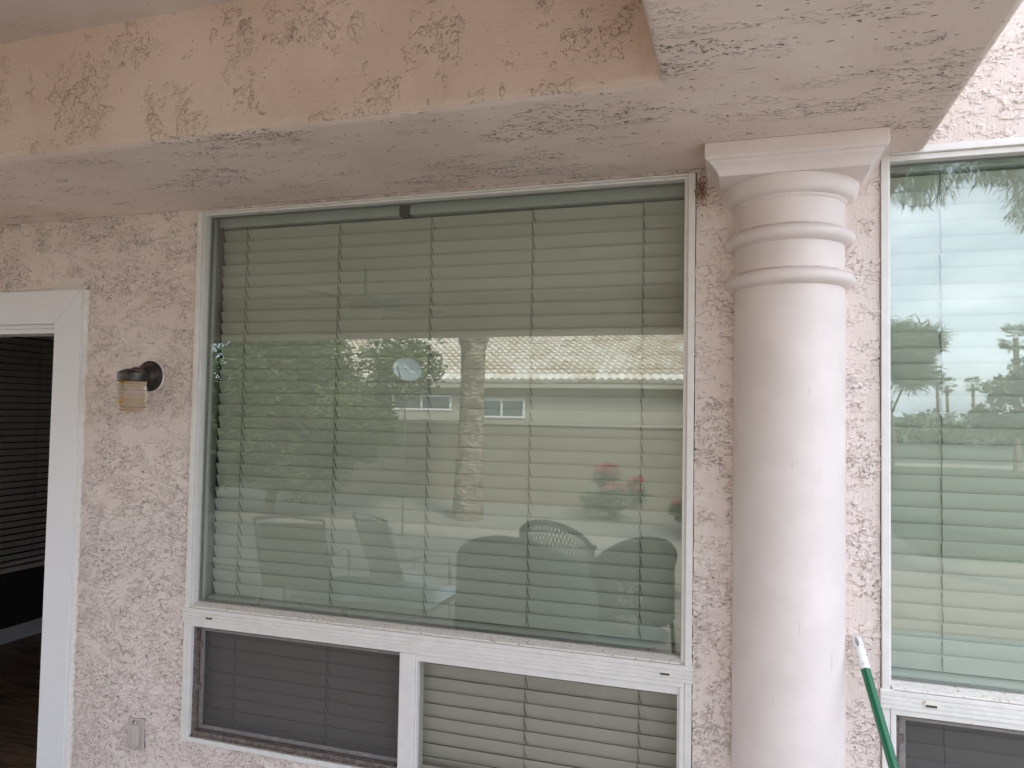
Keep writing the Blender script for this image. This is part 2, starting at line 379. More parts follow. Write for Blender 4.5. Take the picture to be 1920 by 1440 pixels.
# ------------------------------------------------------------------ house wall
W1 = (-1.908, -.133, .558, 2.4655); W2 = (.356, 2.131, .558, 2.492); DOOR = (-3.50, -2.56, 0.0, 2.075)
def wall_mesh(x0, x1, z0, z1, holes, y0, y1, fine=None):
    xs = {x0, x1} | {h[0] for h in holes} | {h[1] for h in holes}; zs = {z0, z1} | {h[2] for h in holes} | {h[3] for h in holes}
    def dens(vals, a, b, st):
        vals = sorted(vals | {a, b}); o_ = [vals[0]]
        for u, v_ in zip(vals, vals[1:]):
            n = max(1, math.ceil((v_ - u) / st)) if u >= a - 1e-6 and v_ <= b + 1e-6 else 1
            o_ += [u + (v_ - u) * (i + 1) / n for i in range(n)]
        return o_
    if fine: xs, zs = dens(xs, fine[0], fine[1], fine[4]), dens(zs, fine[2], fine[3], fine[4])
    else: xs, zs = sorted(xs), sorted(zs)
    def solid(i, k):
        if i < 0 or k < 0 or i >= len(xs) - 1 or k >= len(zs) - 1: return False
        cx, cz = (xs[i] + xs[i + 1]) / 2, (zs[k] + zs[k + 1]) / 2
        return not any(h[0] < cx < h[1] and h[2] < cz < h[3] for h in holes)
    bm = bmesh.new(); vd = {}
    def V(x, y, z):
        key = (round(x, 5), round(y, 5), round(z, 5))
        if key not in vd: vd[key] = bm.verts.new(key)
        return vd[key]
    for i in range(len(xs) - 1):
        for k in range(len(zs) - 1):
            if not solid(i, k): continue
            a, b, c, d = xs[i], xs[i + 1], zs[k], zs[k + 1]
            bm.faces.new([V(a, y0, c), V(b, y0, c), V(b, y0, d), V(a, y0, d)])
            bm.faces.new([V(a, y1, d), V(b, y1, d), V(b, y1, c), V(a, y1, c)])
            if not solid(i - 1, k): bm.faces.new([V(a, y0, c), V(a, y0, d), V(a, y1, d), V(a, y1, c)])
            if not solid(i + 1, k): bm.faces.new([V(b, y0, c), V(b, y1, c), V(b, y1, d), V(b, y0, d)])
            if not solid(i, k - 1): bm.faces.new([V(a, y0, c), V(a, y1, c), V(b, y1, c), V(b, y0, c)])
            if not solid(i, k + 1): bm.faces.new([V(a, y0, d), V(b, y0, d), V(b, y1, d), V(a, y1, d)])
    bmesh.ops.recalc_face_normals(bm, faces=bm.faces)
    return bm
def bm_obj(bm, name, mats, parent=None):
    me = bpy.data.meshes.new(name); bm.to_mesh(me); bm.free()
    for q in mats: me.materials.append(MAT[q])
    o = bpy.data.objects.new(name, me); COL.objects.link(o)
    if parent: o.parent = parent; o.matrix_parent_inverse = parent.matrix_basis.inverted()
    return o
wt = thing('house_wall', (0, .1, 0), 'pink stucco house wall with textured cracks around the windows and doorway', 'wall')
bm_obj(wall_mesh(-7, 4.2, -.05, 3.7, [W1, W2, DOOR], 0, .078, (-3.0, .95, .42, 2.95, .0032)), 'stucco_face', ['wall'], wt)
bm_obj(wall_mesh(-5.129, 4.0, .001, 2.619, [(W1[0] - .02, W1[1] + .02, .45, 2.56), (W2[0] - .02, W2[1] + .02, .45, 2.56), DOOR], .0785, .16), 'inner_drywall', ['indoor'], wt)
MB().box(-7.05, 4.25, -.04, .12, 3.702, 3.78).build('coping', 'column', wt, bevel=.01)

# ------------------------------------------------------------------ patio cover (beams + ceiling)
pc = thing('patio_cover', (-3, -2.2, 2.47), 'pink stucco patio cover with dropped beams overhead and recessed ceiling', 'patio roof')
SZ, CZ = 2.47, 2.826
# dropped beams as one rounded frame, ceiling faces separate
def ring_beam():
    xs = [-7.0, -6.55, -.176, .466]; ys = [-4.45, -4.05, -.605, -.0005]
    cells = {(i, j) for i in range(3) for j in range(3)} - {(1, 1)}
    bm = bmesh.new(); vd = {}
    def V(x, y, z):
        key = (x, y, z)
        if key not in vd: vd[key] = bm.verts.new(key)
        return vd[key]
    top = 3.05
    for i, j in cells:
        a, b, c, d = xs[i], xs[i + 1], ys[j], ys[j + 1]
        f = bm.faces.new([V(a, c, SZ), V(a, d, SZ), V(b, d, SZ), V(b, c, SZ)]); f.material_index = 0
        f = bm.faces.new([V(a, c, top), V(b, c, top), V(b, d, top), V(a, d, top)]); f.material_index = 0
        for di, dj, q in ((-1, 0, (a, d, a, c)), (1, 0, (b, c, b, d)), (0, -1, (a, c, b, c)), (0, 1, (b, d, a, d))):
            if (i + di, j + dj) not in cells:
                f = bm.faces.new([V(q[0], q[1], SZ), V(q[2], q[3], SZ), V(q[2], q[3], top), V(q[0], q[1], top)])
                f.material_index = 1
    bmesh.ops.recalc_face_normals(bm, faces=bm.faces)
    return bm
o = bm_obj(ring_beam(), 'dropped_beam', ['soffit', 'warmlit_face'], pc)
b = o.modifiers.new('bevel', 'BEVEL'); b.width = .022; b.segments = 4; b.limit_method = 'ANGLE'; b.angle_limit = D2R(40)
o.data.polygons.foreach_set('use_smooth', [True] * len(o.data.polygons)); o.data.set_sharp_from_angle(angle=D2R(60))
MB().box(-6.56, -.17, -4.06, -.6, CZ, CZ + .12).build('ceiling_panel', 'ceiling', pc)
MB().box(-7.1, .52, -4.5, -.001, 3.052, 3.15).build('roof_deck', 'tile', pc)

# ------------------------------------------------------------------ columns
def column(x, y, label, full=False):
    c = thing('column', (x, y, 0), label, 'column', 'round patio columns')
    prof = [(.150, .0), (.147, .3), (.147, 1.2), (.1465, 2.100)]
    def torus(zc, hz, ro, ri):
        return [(ri + (ro - ri) * math.cos(a), zc + hz * math.sin(a)) for a in [D2R(q) for q in range(-88, 89, 11)]]
    b = MB().lathe([(.18, 0), (.18, .12), (.165, .14), (.15, .17)] + prof[1:], 0, 0, 72); local(b.build('shaft', 'column', c, True, angle=30))
    b = MB().lathe([(.1455, 2.08), (.1455, 2.30), (.1455, 2.343)], 0, 0, 72); local(b.build('neck', 'column', c, True, angle=30))
    for zc in (2.124, 2.241):
        b = MB().lathe([(.146, zc - .0215)] + torus(zc, .0185, .172, .150) + [(.146, zc + .0215)], 0, 0, 72); local(b.build('ring', 'column', c, True, angle=50))
    k = MB().lathe([(.146, 2.333), (.152, 2.338), (.152, 2.343), (.166, 2.346)] + [(.164 + .018 * math.sin(D2R(a)), 2.346 + .043 * (1 - math.cos(D2R(a)))) for a in range(10, 91, 10)] + [(.182, 2.392)], 0, 0, 72)
    local(k.build('echinus', 'column', c, True, angle=35))
    ab = MB(); lev = [(.186, 2.388), (.189, 2.394), (.193, 2.402), (.200, 2.411), (.207, 2.417), (.210, 2.421), (.2105, 2.424), (.2195, 2.4265), (.2215, 2.433), (.2215, 2.4698)]
    vs = []
    for h, z in lev: vs += [(-h, -h, z), (h, -h, z), (h, h, z), (-h, h, z)]
    fs = [(3, 2, 1, 0), tuple(4 * (len(lev) - 1) + i for i in range(4))]
    for kk in range(len(lev) - 1):
        for i in range(4): j = (i + 1) % 4; fs.append((4 * kk + i, 4 * kk + j, 4 * kk + 4 + j, 4 * kk + 4 + i))
    ab.add(vs, fs); local(ab.build('abacus', 'column', c, bevel=.0025))
    return c
column(.122, -.002, 'round pink column against the wall between the two windows')
column(.145, -4.25, 'round pink column at the outer corner of the patio')
column(-6.77, -4.25, 'round pink column at the far left corner of the patio')

# ------------------------------------------------------------------ windows
def window(X0, X1, Z0, Z1, label):
    xm0, xm1 = X0 + .855, X0 + .908
    T = thing('window', ((X0 + X1) / 2, 0, Z0), label, 'window', 'vinyl windows in the stucco wall')
    e = .0018
    x0, x1, z0, z1 = X0 + e, X1 - e, Z0 + e, Z1 - e
    Fy, By = -.008, .075
    b = MB()   # outer frame, two steps
    b.box(x0, x0 + .020, Fy, By, z0, z1); b.box(x1 - .020, x1, Fy, By, z0, z1)
    b.box(x0 + .0202, x1 - .0202, Fy + .001, By, z1 - (.020 if Z1 > 2.48 else .006), z1); b.box(x0 + .0202, x1 - .0202, Fy + .001, By, z0, z0 + .017)
    b.build('frame', 'frame', T, bevel=.002)
    PT = z1 - .0135 if Z1 < 2.48 else z1 - .036
    g = MB()   # glazing bead, set back
    g.box(x0 + .0204, x0 + .0245, .004, .06, 1.03, PT - .0002); g.box(x1 - .032, x1 - .0204, .004, .06, 1.03, PT - .0002)
    g.box(x0 + .0204, x1 - .0204, .0035, .06, PT, z1 - (.0204 if Z1 > 2.48 else .0062))
    g.build('glazing_bead', 'frame', T, bevel=.0015)
    # transom with ledge
    tr = MB()
    prof = [(.07, .9835), (-.013, .9835), (-.0145, .985), (-.0145, .993), (-.0115, .9945), (-.0115, .9955), (-.0145, .997), (-.0145, 1.004),
            (-.0115, 1.0055), (-.0115, 1.0065), (-.0140, 1.008), (-.0140, 1.016), (-.010, 1.0175), (-.010, 1.0185), (-.013, 1.020), (-.013, 1.030), (-.0115, 1.0315), (.0, 1.0325), (.07, 1.0345)]
    tr.prism(prof, x0 - .004, x1 + .004, 'x'); tr.build('transom', 'frame', T)
    ld = MB(); ld.prism([(-.008, 1.0330), (-.006, 1.0375), (.027, 1.0465), (.06, 1.0465), (.06, 1.0352)], x0 + .0250, x1 - .0325, 'x'); ld.build('ledge', 'ledge', T)
    gr = MB().box(x0 + .03, x1 - .03, -.0118, -.0105, 1.0316, 1.0334); gr.build('seam', 'groove', T)
    for xc in (x0 + .115, x1 - .075):
        s = MB(); s.box(xc - .017, xc + .017, -.0168, -.0147, .9995, 1.0165)
        wv = s.build('weep_cover', 'ledge', T, bevel=.0006)
        MB().box(xc - .013, xc + .013, -.0176, -.0169, 1.001, 1.0065).build('slot', 'slot', wv)
    pn = MB().box(x0 + .022, x1 - .030, .030, .036, 1.044, PT + .004); pn.build('pane', 'glass', T)
    sp = MB()   # spacer seen through the glass edge
    sp.box(x0 + .022, x0 + .0285, .0375, .0475, 1.044, PT + .002); sp.box(x1 - .0355, x1 - .030, .0375, .0475, 1.044, PT + .002)
    sp.box(x0 + .0286, x1 - .0356, .0375, .0475, 1.0465, 1.0525); sp.box(x0 + .0286, x1 - .0356, .0375, .0475, PT - .004, PT + .002)
    sp.build('spacer', 'alum', T)
    isl = MB().box(x0 + .01, x1 - .01, .0765, .20, 1.012, 1.030); isl.build('inner_sill', 'intframe', T)
    # lower lights
    lf = MB(); lz1 = .9832; lb = z0 + .0172
    lf.box(x0 + .0204, x1 - .0204, -.010, .07, .968, lz1)
    lf.box(x0 + .0204, x0 + .034, -.010, .07, lb, .9678); lf.box(x1 - .0345, x1 - .0204, -.010, .07, lb, .9678)
    lf.box(xm0, xm1, -.011, .07, lb, .9676)
    lf.build('lower_frame', 'frame', T, bevel=.002)
    # fixed right sash
    rs = MB(); a, c = xm1 + .0004, x1 - .0350
    rs.box(a, c, -.002, .05, .944, .9676); rs.box(c - .006, c, -.002, .05, lb + .02, .9438); rs.box(a, c, -.002, .05, lb, lb + .0198); rs.box(a, a + .006, -.002, .05, lb + .02, .9438)
    rs.build('sash', 'frame', T, bevel=.0015)
    MB().box(a + .0062, c - .0062, .020, .025, lb + .02, .9438).build('lower_pane', 'clear', T)
    # left opening: dark track, screen frame, screen, clips
    a, c = x0 + .0344, xm0 - .0004
    tk = MB(); tk.box(a, c, .0, .066, lb, lb + .006); tk.box(a, c, .006, .066, .960, .9676); tk.box(a, a + .008, .006, .066, lb + .007, .9598)
    for yy in (.006, .022): tk.box(a + .009, c, yy, yy + .002, lb + .0062, lb + .02)
    tk.build('track', 'track', T)
    sf = MB(); a1, c1, b1, t1 = a + .012, c - .002, lb + .0210, .957
    sf.box(a1, c1, .026, .036, t1 - .012, t1); sf.box(a1, c1, .026, .036, b1, b1 + .014); sf.box(a1, a1 + .016, .026, .036, b1 + .0142, t1 - .0122); sf.box(c1 - .004, c1, .026, .036, b1 + .0142, t1 - .0122)
    sfo = sf.build('screen_frame', 'alum', T, bevel=.001)
    MB().box(a1 + .0162, c1 - .0042, .030, .0306, b1 + .0142, t1 - .0122).build('screen', 'screen', T)
    for zz in (.885, .735):
        MB().box(a + .001, a + .024, .019, .0258, zz, zz + .022).build('clip', 'track', sfo, bevel=.001)
    MB().box(a1, c1, .050, .055, lb + .02, .9598).build('slider_pane', 'clear', T)
    return T
window(*W1, label='large window under the patio roof, left of the pink column')
window(*W2, label='window reflecting open sky and trees, right of the pink column')

# ------------------------------------------------------------------ blinds
def blind(x0, x1, zt, zb, pitch, cords, y, label, head=True, slat='slat', along='x', group='horizontal window blinds', tilt=70):
    """built along local x; for the side wall the thing is rotated"""
    rz = 0 if along == 'x' else D2R(90)
    org = ((x0 + x1) / 2, y, zb) if along == 'x' else (y, (x0 + x1) / 2, zb)
    T = thing('window_blind', org, label, 'blind', group, rz)
    hw = (x1 - x0) / 2; H = zt - zb; xc = (x0 + x1) / 2
    if head:
        h = MB(); h.prism([(-.030, H - .054), (-.027, H - .058), (.025, H - .058), (.025, H), (-.027, H), (-.030, H - .004)], -hw, hw, 'x')
        local(h.build('headrail', 'rail', T, bevel=.0015)); top = H - .068
    else: top = H - .002
    pitch = (top - .016) / round((top - .016) / pitch)
    SW, cr_ = .0505, .0013; a = D2R(tilt)
    s = MB(); n = round((top - .016) / pitch); rnd = random.Random(int(x0 * 100) + 5)
    ny = 6; sms = [MB() for _ in cords]
    for k in range(n):
        zc = top - pitch * (k + .5); aa = a + rnd.uniform(-.012, .012); dz = rnd.uniform(-.0006, .0006); sag = rnd.uniform(-.0004, .0002); dx = rnd.uniform(-.0025, .0025)
        us, ds = [], []
        for i in range(ny + 1):
            q = i / ny * 2 - 1                      # -1 bottom/inner .. +1 top/outer
            yy = -q * SW / 2 * math.cos(a if False else aa); zz = q * SW / 2 * math.sin(aa)
            bow = cr_ * (1 - q * q)
            yy -= bow * math.sin(aa); zz -= bow * math.cos(aa) * .3
            us.append((yy, zz)); ds.append((yy + .003 * math.sin(aa), zz + .003 * math.cos(aa)))
        prof = us + ds[::-1]
        nseg = 4; vs = []
        for j in range(nseg + 1):
            xx = -hw + .004 + dx + (2 * hw - .008) * j / nseg; f = 1 - (2 * j / nseg - 1) ** 2
            for (yy, zz) in prof: vs.append((xx, yy, zc + dz + zz + sag * f))
        m_ = len(prof); fs = [tuple(range(m_)), tuple(range(nseg * m_, nseg * m_ + m_))[::-1]]
        for j in range(nseg):
            for i in range(m_): fs.append((j * m_ + i, j * m_ + (i + 1) % m_, (j + 1) * m_ + (i + 1) % m_, (j + 1) * m_ + i))
        s.add(vs, fs)
        for sm, cx in zip(sms, cords):              # rung and route hole following the slat
            lx = cx - xc
            if along != 'x': lx = cx - xc
            q0, q1 = -.85, .80
            def pt(q, off):
                yy = -q * SW / 2 * math.cos(aa); zz = q * SW / 2 * math.sin(aa); bow = cr_ * (1 - q * q)
                return (yy - bow * math.sin(aa) - off, zc + dz + zz - bow * .3 * math.cos(aa) - off * .3)
            j = rnd.uniform(-.002, .002)
            pA, pB, pC = pt(q1, .0012), pt(.1, .0012), pt(q0, .0012)
            wd = .0017
            sm.tube([(lx - .0015 + j, pA[0], pA[1]), (lx + .001 + j, pB[0], pB[1]), (lx + .004 + j, pC[0], pC[1])], .0010, 5)
    local(s.build('slats', slat, T, True, angle=35))
    for sm, cx in zip(sms, cords):
        lx = cx - xc; yo = -SW / 2 * math.cos(a) - .0035
        pts = []; nn = n * 2; cm = MB()
        for k in range(nn + 1):
            pts.append((lx + rnd.uniform(-.0006, .0006), yo + (.002 if k % 2 else 0), top + .012 - (top - .01) * k / nn))
        cm.tube(pts, .0010, 5)
        cmo = local(cm.build('ladder_cord', 'cord', T)); local(sm.build('rungs', 'slot', cmo))
    br = MB(); br.prism([(-.024, -.010), (.024, -.010), (.026, .002), (.022, .009), (-.022, .009), (-.026, .002)], -hw, hw, 'x')
    local(br.build('bottom_rail', slat if slat != 'darkslat' else 'sill', T, True))
    return T
YB = .128
cor = [-1.785, -1.392, -1.030, -.666, -.302]
bl = blind(-1.898, -.142, 2.487, 1.035, .0443, [c for c in cor], YB, 'cream slat blind behind the large upper pane left of the column')
MB().box(-1.141, -1.105, YB - .0385, YB + .02, 2.424, 2.489).build('headrail_bracket', 'black', bl)
blind(-1.898, -.142, .990, .53, .0440, [-1.775, -1.39, -1.03, -.663, -.30], .115, 'dim slat blind low behind the screened and sliding lower panes left of the column', head=False, tilt=71)
blind(.366, 2.12, 2.51, 1.035, .0443, [.530, .90, 1.26, 1.63, 1.99], YB, 'pale green-looking slat blind behind the sky-reflecting upper pane')
blind(.366, 2.12, .990, .53, .0440, [.53, .90, 1.26, 1.63, 1.99], .115, 'dark-looking slat blind behind the lower screen right of the column', head=False, tilt=71)

# ------------------------------------------------------------------ interior
MB().box(-5.3, 4.2, .0785, 4.3, -.1, 0.0).build('interior_floor', 'planks'); tag(bpy.data.objects['interior_floor'], kind='structure')
MB().box(-5.3, 4.2, .079, 4.3, 2.62, 2.7).build('interior_ceiling', 'indoor'); tag(bpy.data.objects['interior_ceiling'], kind='structure')
iw = thing('interior_wall', (-5.13, 2.2, 0), 'dark side wall seen through the open doorway', 'wall')
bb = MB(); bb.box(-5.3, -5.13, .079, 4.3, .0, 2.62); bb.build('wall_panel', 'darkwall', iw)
bb = MB(); bb.box(-5.129, 4.2, 4.2, 4.3, 0, 2.62); bb.box(4.1, 4.2, .079, 4.199, 0, 2.62); bb.build('far_panel', 'indoor', iw)
MB().box(-5.128, -5.112, .17, 4.19, .002, .112).build('baseboard', 'baseboard', iw, bevel=.003)
MB().box(-5.128, -5.06, .45, 3.3, .525, .558).build('sill', 'sill', iw, bevel=.003)
blind(.5, 3.25, 2.30, .585, .0475, [.9, 1.45, 2.02, 2.6, 3.1], -5.085, 'dark slat blind on the side wall inside the doorway', slat='darkslat', along='y', tilt=52)

# ------------------------------------------------------------------ door casing
dc = thing('door_frame', (-3, 0, 0), 'white painted door casing around the open doorway at left', 'door frame')
y0 = -.027
cxo, cxi, czt, czi = -2.418, -2.548, 2.193, 2.062
a = MB(); a.prism([(cxi, .0), (cxo, .0), (cxo, czt), (cxi, czi)], y0, -.0015, 'y'); a.build('side_casing', 'casing', dc, bevel=.0022)
a = MB(); a.prism([(cxi - .0006, czi), (cxo - .0008, czt), (-3.66, czt), (-3.53, czi)], y0, -.0015, 'y'); a.build('head_casing', 'casing', dc, bevel=.0022)
a = MB(); a.prism([(-3.5306, czi), (-3.661, czt), (-3.661, 0), (-3.5306, 0)], y0, -.0015, 'y'); a.build('side_casing', 'casing', dc, bevel=.0022)
j = MB(); j.box(-3.4995, -2.5605, .0, .158, 2.048, 2.0745); j.box(-3.4995, -2.5605, .012, .11, 2.030, 2.0478); j.box(-2.573, -2.5605, -.0013, .158, 0, 2.0475); j.box(-3.4995, -3.487, -.0013, .158, 0, 2.0475)
j.build('jamb', 'casing', dc, bevel=.001)
ck = MB(); rnd = random.Random(3)
def strip(pts_in, pts_out, yv=-.006):
    n = len(pts_in); vs = [(p[0], -.0265 * .6, p[1]) for p in pts_in] + [(p[0], yv, p[1]) for p in pts_out] + [(p[0], .002, p[1]) for p in pts_out]
    fs = [(i, i + 1, n + i + 1, n + i) for i in range(n - 1)] + [(n + i, n + i + 1, 2 * n + i + 1, 2 * n + i) for i in range(n - 1)]
    ck.add(vs, fs)
N = 240
strip([(cxo + .0003, czt * i / N) for i in range(N + 1)], [(cxo + .012 + rnd.uniform(-.003, .004), czt * i / N) for i in range(N + 1)])
N = 90
strip([(cxo - 1.24 + 1.25 * i / N, czt + .0003) for i in range(N + 1)],
      [(cxo - 1.24 + 1.25 * i / N, czt + .010 + .011 * max(0, min(1, (i - N * .84) / (N * .04))) + rnd.uniform(-.001, .001) * (1 if i > N * .84 else 4)) for i in range(N + 1)])
ck.build('caulk', 'caulk', dc)

# ------------------------------------------------------------------ wall lamp
lx, lz = -2.098, 1.86
lp = thing('wall_lamp', (lx, 0, lz), 'small dark bronze jelly-jar lamp on the wall beside the doorway', 'wall lamp')
def lathe_y(prof, cx, cz, n=40):
    b = MB().lathe(prof, 0, 0, n)
    b.v = [(cx + v[0], -v[2], cz + v[1]) for v in b.v]; return b
lathe_y([(.060, .0), (.060, .003), (.058, .005)], lx, lz).build('gasket', 'caulk', lp, True)
lathe_y([(.0565, .0055), (.0565, .012), (.053, .015), (.047, .017), (.045, .024), (.041, .036), (.030, .046), (.012, .050)], lx, lz).build('backplate', 'bronze', lp, True, angle=35)
jx, jy = -2.073, -.112
MB().tube([(lx, -.036, lz), (lx, -.07, lz + .004), (jx, -.10, lz + .004)], [.030, .026, .024], 20).build('arm', 'bronze', lp, True)
MB().lathe([(.0475, 1.836), (.0500, 1.838), (.0500, 1.866), (.048, 1.869), (.026, 1.880), (.010, 1.8805)], jx, jy, 40).build('cap', 'bronze', lp, True, angle=30)
prof = []
zz = 1.8355
for k in range(9):
    r = .0440 + (.0015 if k > 1 else -.001)
    for q in range(5):
        a_ = q / 4 * math.pi; prof.append((r + .0030 * math.sin(a_), zz - .0105 * (q / 4)))
    zz -= .0112
prof += [(.036, zz - .004), (.015, zz - .007)]
prof = prof[::-1]
MB().lathe(prof, jx, jy, 48).build('jar', 'jar', lp, True, angle=50)

# ------------------------------------------------------------------ outlet cover
oc = thing('outlet_cover', (-2.103, 0, .554), 'weatherproof outlet cover painted pink low on the stucco wall', 'outlet cover')
ox, oz = -2.1035, .554
MB().box(ox - .0355, ox + .0355, -.009, -.001, oz - .057, oz + .057).build('plate', 'outlet', oc, bevel=.0015)
MB().box(ox - .0345, ox + .0365, -.0012, .001, oz - .058, oz + .0575).build('gasket', 'slot', oc)
def octo(hw, hh, ch): return [(-hw, -hh + ch), (-hw + ch, -hh), (hw - ch, -hh), (hw, -hh + ch), (hw, hh - ch), (hw - ch, hh), (-hw + ch, hh), (-hw, hh - ch)]
ld = MB(); vs = []; lv = [(.024, .043, .011, -.0095), (.024, .043, .011, -.020), (.021, .040, .010, -.024), (.014, .032, .008, -.0255), (.012, .030, .0075, -.0285)]
for hw, hh, ch, yy in lv: vs += [(ox - .003 + q[0], yy, oz - .004 + q[1]) for q in octo(hw, hh, ch)]
fs = [tuple(range(8)), tuple(range(32, 40))]
for k in range(4):
    for i in range(8): jn = (i + 1) % 8; fs.append((8 * k + i, 8 * k + jn, 8 * k + 8 + jn, 8 * k + 8 + i))
ld.add(vs, fs); lid = ld.build('lid', 'outlet', oc, bevel=.0008)
hg = MB(); hg.box(ox - .013, ox - .007, -.020, -.0095, oz + .0395, oz + .050); hg.box(ox + .001, ox + .007, -.020, -.0095, oz + .0395, oz + .050); hg.build('hinge', 'outlet', oc, bevel=.001)
MB().box(ox - .0068, ox + .0008, -.0135, -.0095, oz + .0395, oz + .048).build('spring', 'slot', oc)

# ------------------------------------------------------------------ broom handle
P0 = Vector((.2925, -.024, 1.1665)); P1 = Vector((.3575, -.25, .8795))
dv = (P1 - P0).normalized(); Ln = (P0.z - .02) / -dv.z
br = thing('broom_handle', tuple(P0 + dv * Ln), 'green pole with a scuffed white tip leaning beside the column', 'pole')
MB().tube([P0 + dv * .075, P0 + dv * Ln], .0118, 24).build('pole', 'green', br, True)
tp = MB().tube([P0, P0 + dv * .003, P0 + dv * .010, P0 + dv * .05, P0 + dv * .088], [.007, .0105, .0125, .0132, .0136], 24).build('tip', 'white_plastic', br, True, angle=30)
fw = Vector((-.13, -1, 0)); fw = (fw - dv * fw.dot(dv)).normalized(); sw = dv.cross(fw)
hb = MB(); ring = []
for i in range(16):
    a_ = 2 * math.pi * i / 16; q = P0 + dv * (.019 + .012 * math.cos(a_)) + sw * (.0045 * math.sin(a_)) + fw * .0112; ring.append(q)
hb.add([q + fw * .0022 for q in ring] + ring, [tuple(range(16)), tuple(range(16, 32))[::-1]] + [(i, (i + 1) % 16, 16 + (i + 1) % 16, 16 + i) for i in range(16)])
hb.build('hanging_hole', 'hole', tp)

# nest debris in the corner left of the capital
db = MB(); rnd = random.Random(11)
for _ in range(150):
    c = Vector((-.117 + rnd.gauss(0, .010), -.004 - abs(rnd.gauss(0, .005)), 2.41 + rnd.gauss(0, .024)))
    d = Vector((rnd.gauss(0, 1), rnd.gauss(0, .5), rnd.gauss(0, 1))).normalized() * rnd.uniform(.002, .006)
    db.tube([c - d, c + d + Vector((rnd.uniform(-.002, .002), 0, rnd.uniform(-.002, .002)))], rnd.uniform(.0006, .0016), 3)
tag(db.build('nest_debris', 'debris'), 'rust-brown clump of webs and dirt in the corner left of the column capital', 'debris')

# ------------------------------------------------------------------ fan and can light on the patio ceiling
fn = thing('ceiling_fan', (-2.77, -2.74, 2.44), 'brown ceiling fan with a light bowl under the patio ceiling', 'ceiling fan')
MB().lathe([(.012, 2.60), (.012, 2.826)], -2.77, -2.74, 16).build('downrod', 'bronzefan', fn, True)
MB().lathe([(.02, 2.50), (.10, 2.515), (.12, 2.55), (.10, 2.60), (.03, 2.61)], -2.77, -2.74, 32).build('motor', 'bronzefan', fn, True)
MB().lathe([(.01, 2.405), (.10, 2.43), (.135, 2.47), (.14, 2.499)], -2.77, -2.74, 32).build('light_bowl', 'bowl', fn, True)
for k in range(5):
    a_ = D2R(20 + 72 * k); b = MB().box(.12, .66, -.065, .065, 2.545, 2.553)
    b.v = [(-2.77 + v[0] * math.cos(a_) - v[1] * math.sin(a_), -2.74 + v[0] * math.sin(a_) + v[1] * math.cos(a_), v[2] + v[1] * .12) for v in b.v]
    b.build('blade', 'bronzefan', fn, bevel=.003)
rl = thing('ceiling_light', (-.93, -2.46, 2.82), 'round recessed light in the patio ceiling', 'light')
MB().lathe([(.07, 2.822), (.095, 2.815), (.10, 2.8262)], -.93, -2.46, 40, cap=False).build('trim', 'metalw', rl, True)
MB().lathe([(.0, 2.8235), (.07, 2.8235)], -.93, -2.46, 40, cap=False).build('lens', 'bowl', rl)

# ------------------------------------------------------------------ patio furniture (seen mirrored in the pane)
def leafpad(bp):
    b = MB(); vs = []; n = 24; m_ = 6
    for side in (0, 1):
        for i in range(n + 1):
            a = D2R(-20 + 220 * i / n)
            for k in range(m_ + 1):
                q = bp(a, k / m_ * .98); c = 1 - .05 * side; vs.append((q.x * c, q.y * c, q.z))
    K = (n + 1) * (m_ + 1); fs = []
    for i in range(n):
        for k in range(m_):
            o = i * (m_ + 1) + k; fs.append((o, o + m_ + 1, o + m_ + 2, o + 1)); fs.append((K + o, K + o + 1, K + o + m_ + 2, K + o + m_ + 1))
    return b.add(vs, fs)
def wicker_chair(x, y, rz, label, w=.30, top=.90, solid=False):
    T = thing('wicker_chair', (x, y, 0), label, 'chair', 'wicker patio chairs', rz)
    # curved woven back: open lattice under a rolled rim
    lat = MB(); rim = []
    A = [D2R(q) for q in range(-20, 201, 10)]
    def bp(a, zf): return Vector((w * math.cos(a), -w * .9 * math.sin(a), .42 + (top - .42) * zf * (0.55 + .45 * max(0, math.sin(a)))))
    for a in A: rim.append(bp(a, 1))
    local(MB().tube(rim, .022, 10).build('rim', 'wicker', T, True))
    for k in range(-8, 46):
        for s_ in (1, -1):
            pts = []
            for i in range(7):
                zf = i / 6 * .97; a = D2R(-20 + 220 * ((k / 38) + s_ * (zf - .5) * .16))
                if D2R(-20) <= a <= D2R(200): pts.append(bp(a, zf))
            if len(pts) > 2: lat.tube(pts, .0045, 4)
    local(lat.build('woven_back', 'wicker', T))
    if solid: local(leafpad(bp).build('back_pad', 'wicker', T, True))
    st = MB().lathe([(w * .95, .36), (w * 1.0, .38), (w * 1.0, .42), (w * .9, .43)], 0, 0, 32); local(st.build('seat', 'wicker', T, True))
    cu = MB().lathe([(w * .85, .432), (w * .92, .45), (w * .88, .49), (w * .6, .505), (.01, .507)], 0, .01, 32); local(cu.build('cushion', 'cushion', T, True))
    for sx in (-1, 1):
        for sy in (-1, 1):
            local(MB().tube([(sx * w * .7, sy * w * .7, .37), (sx * w * .78, sy * w * .78, 0)], .016, 8).build('leg', 'wicker', T, True))
    return T
wicker_chair(-1.42, -3.55, D2R(190), 'dark wicker chair with an open woven back at the middle of the reflection', .30, .90)
wicker_chair(-.72, -2.85, D2R(150), 'round-backed dark wicker chair at the right end of the reflection', .29, .93, True)
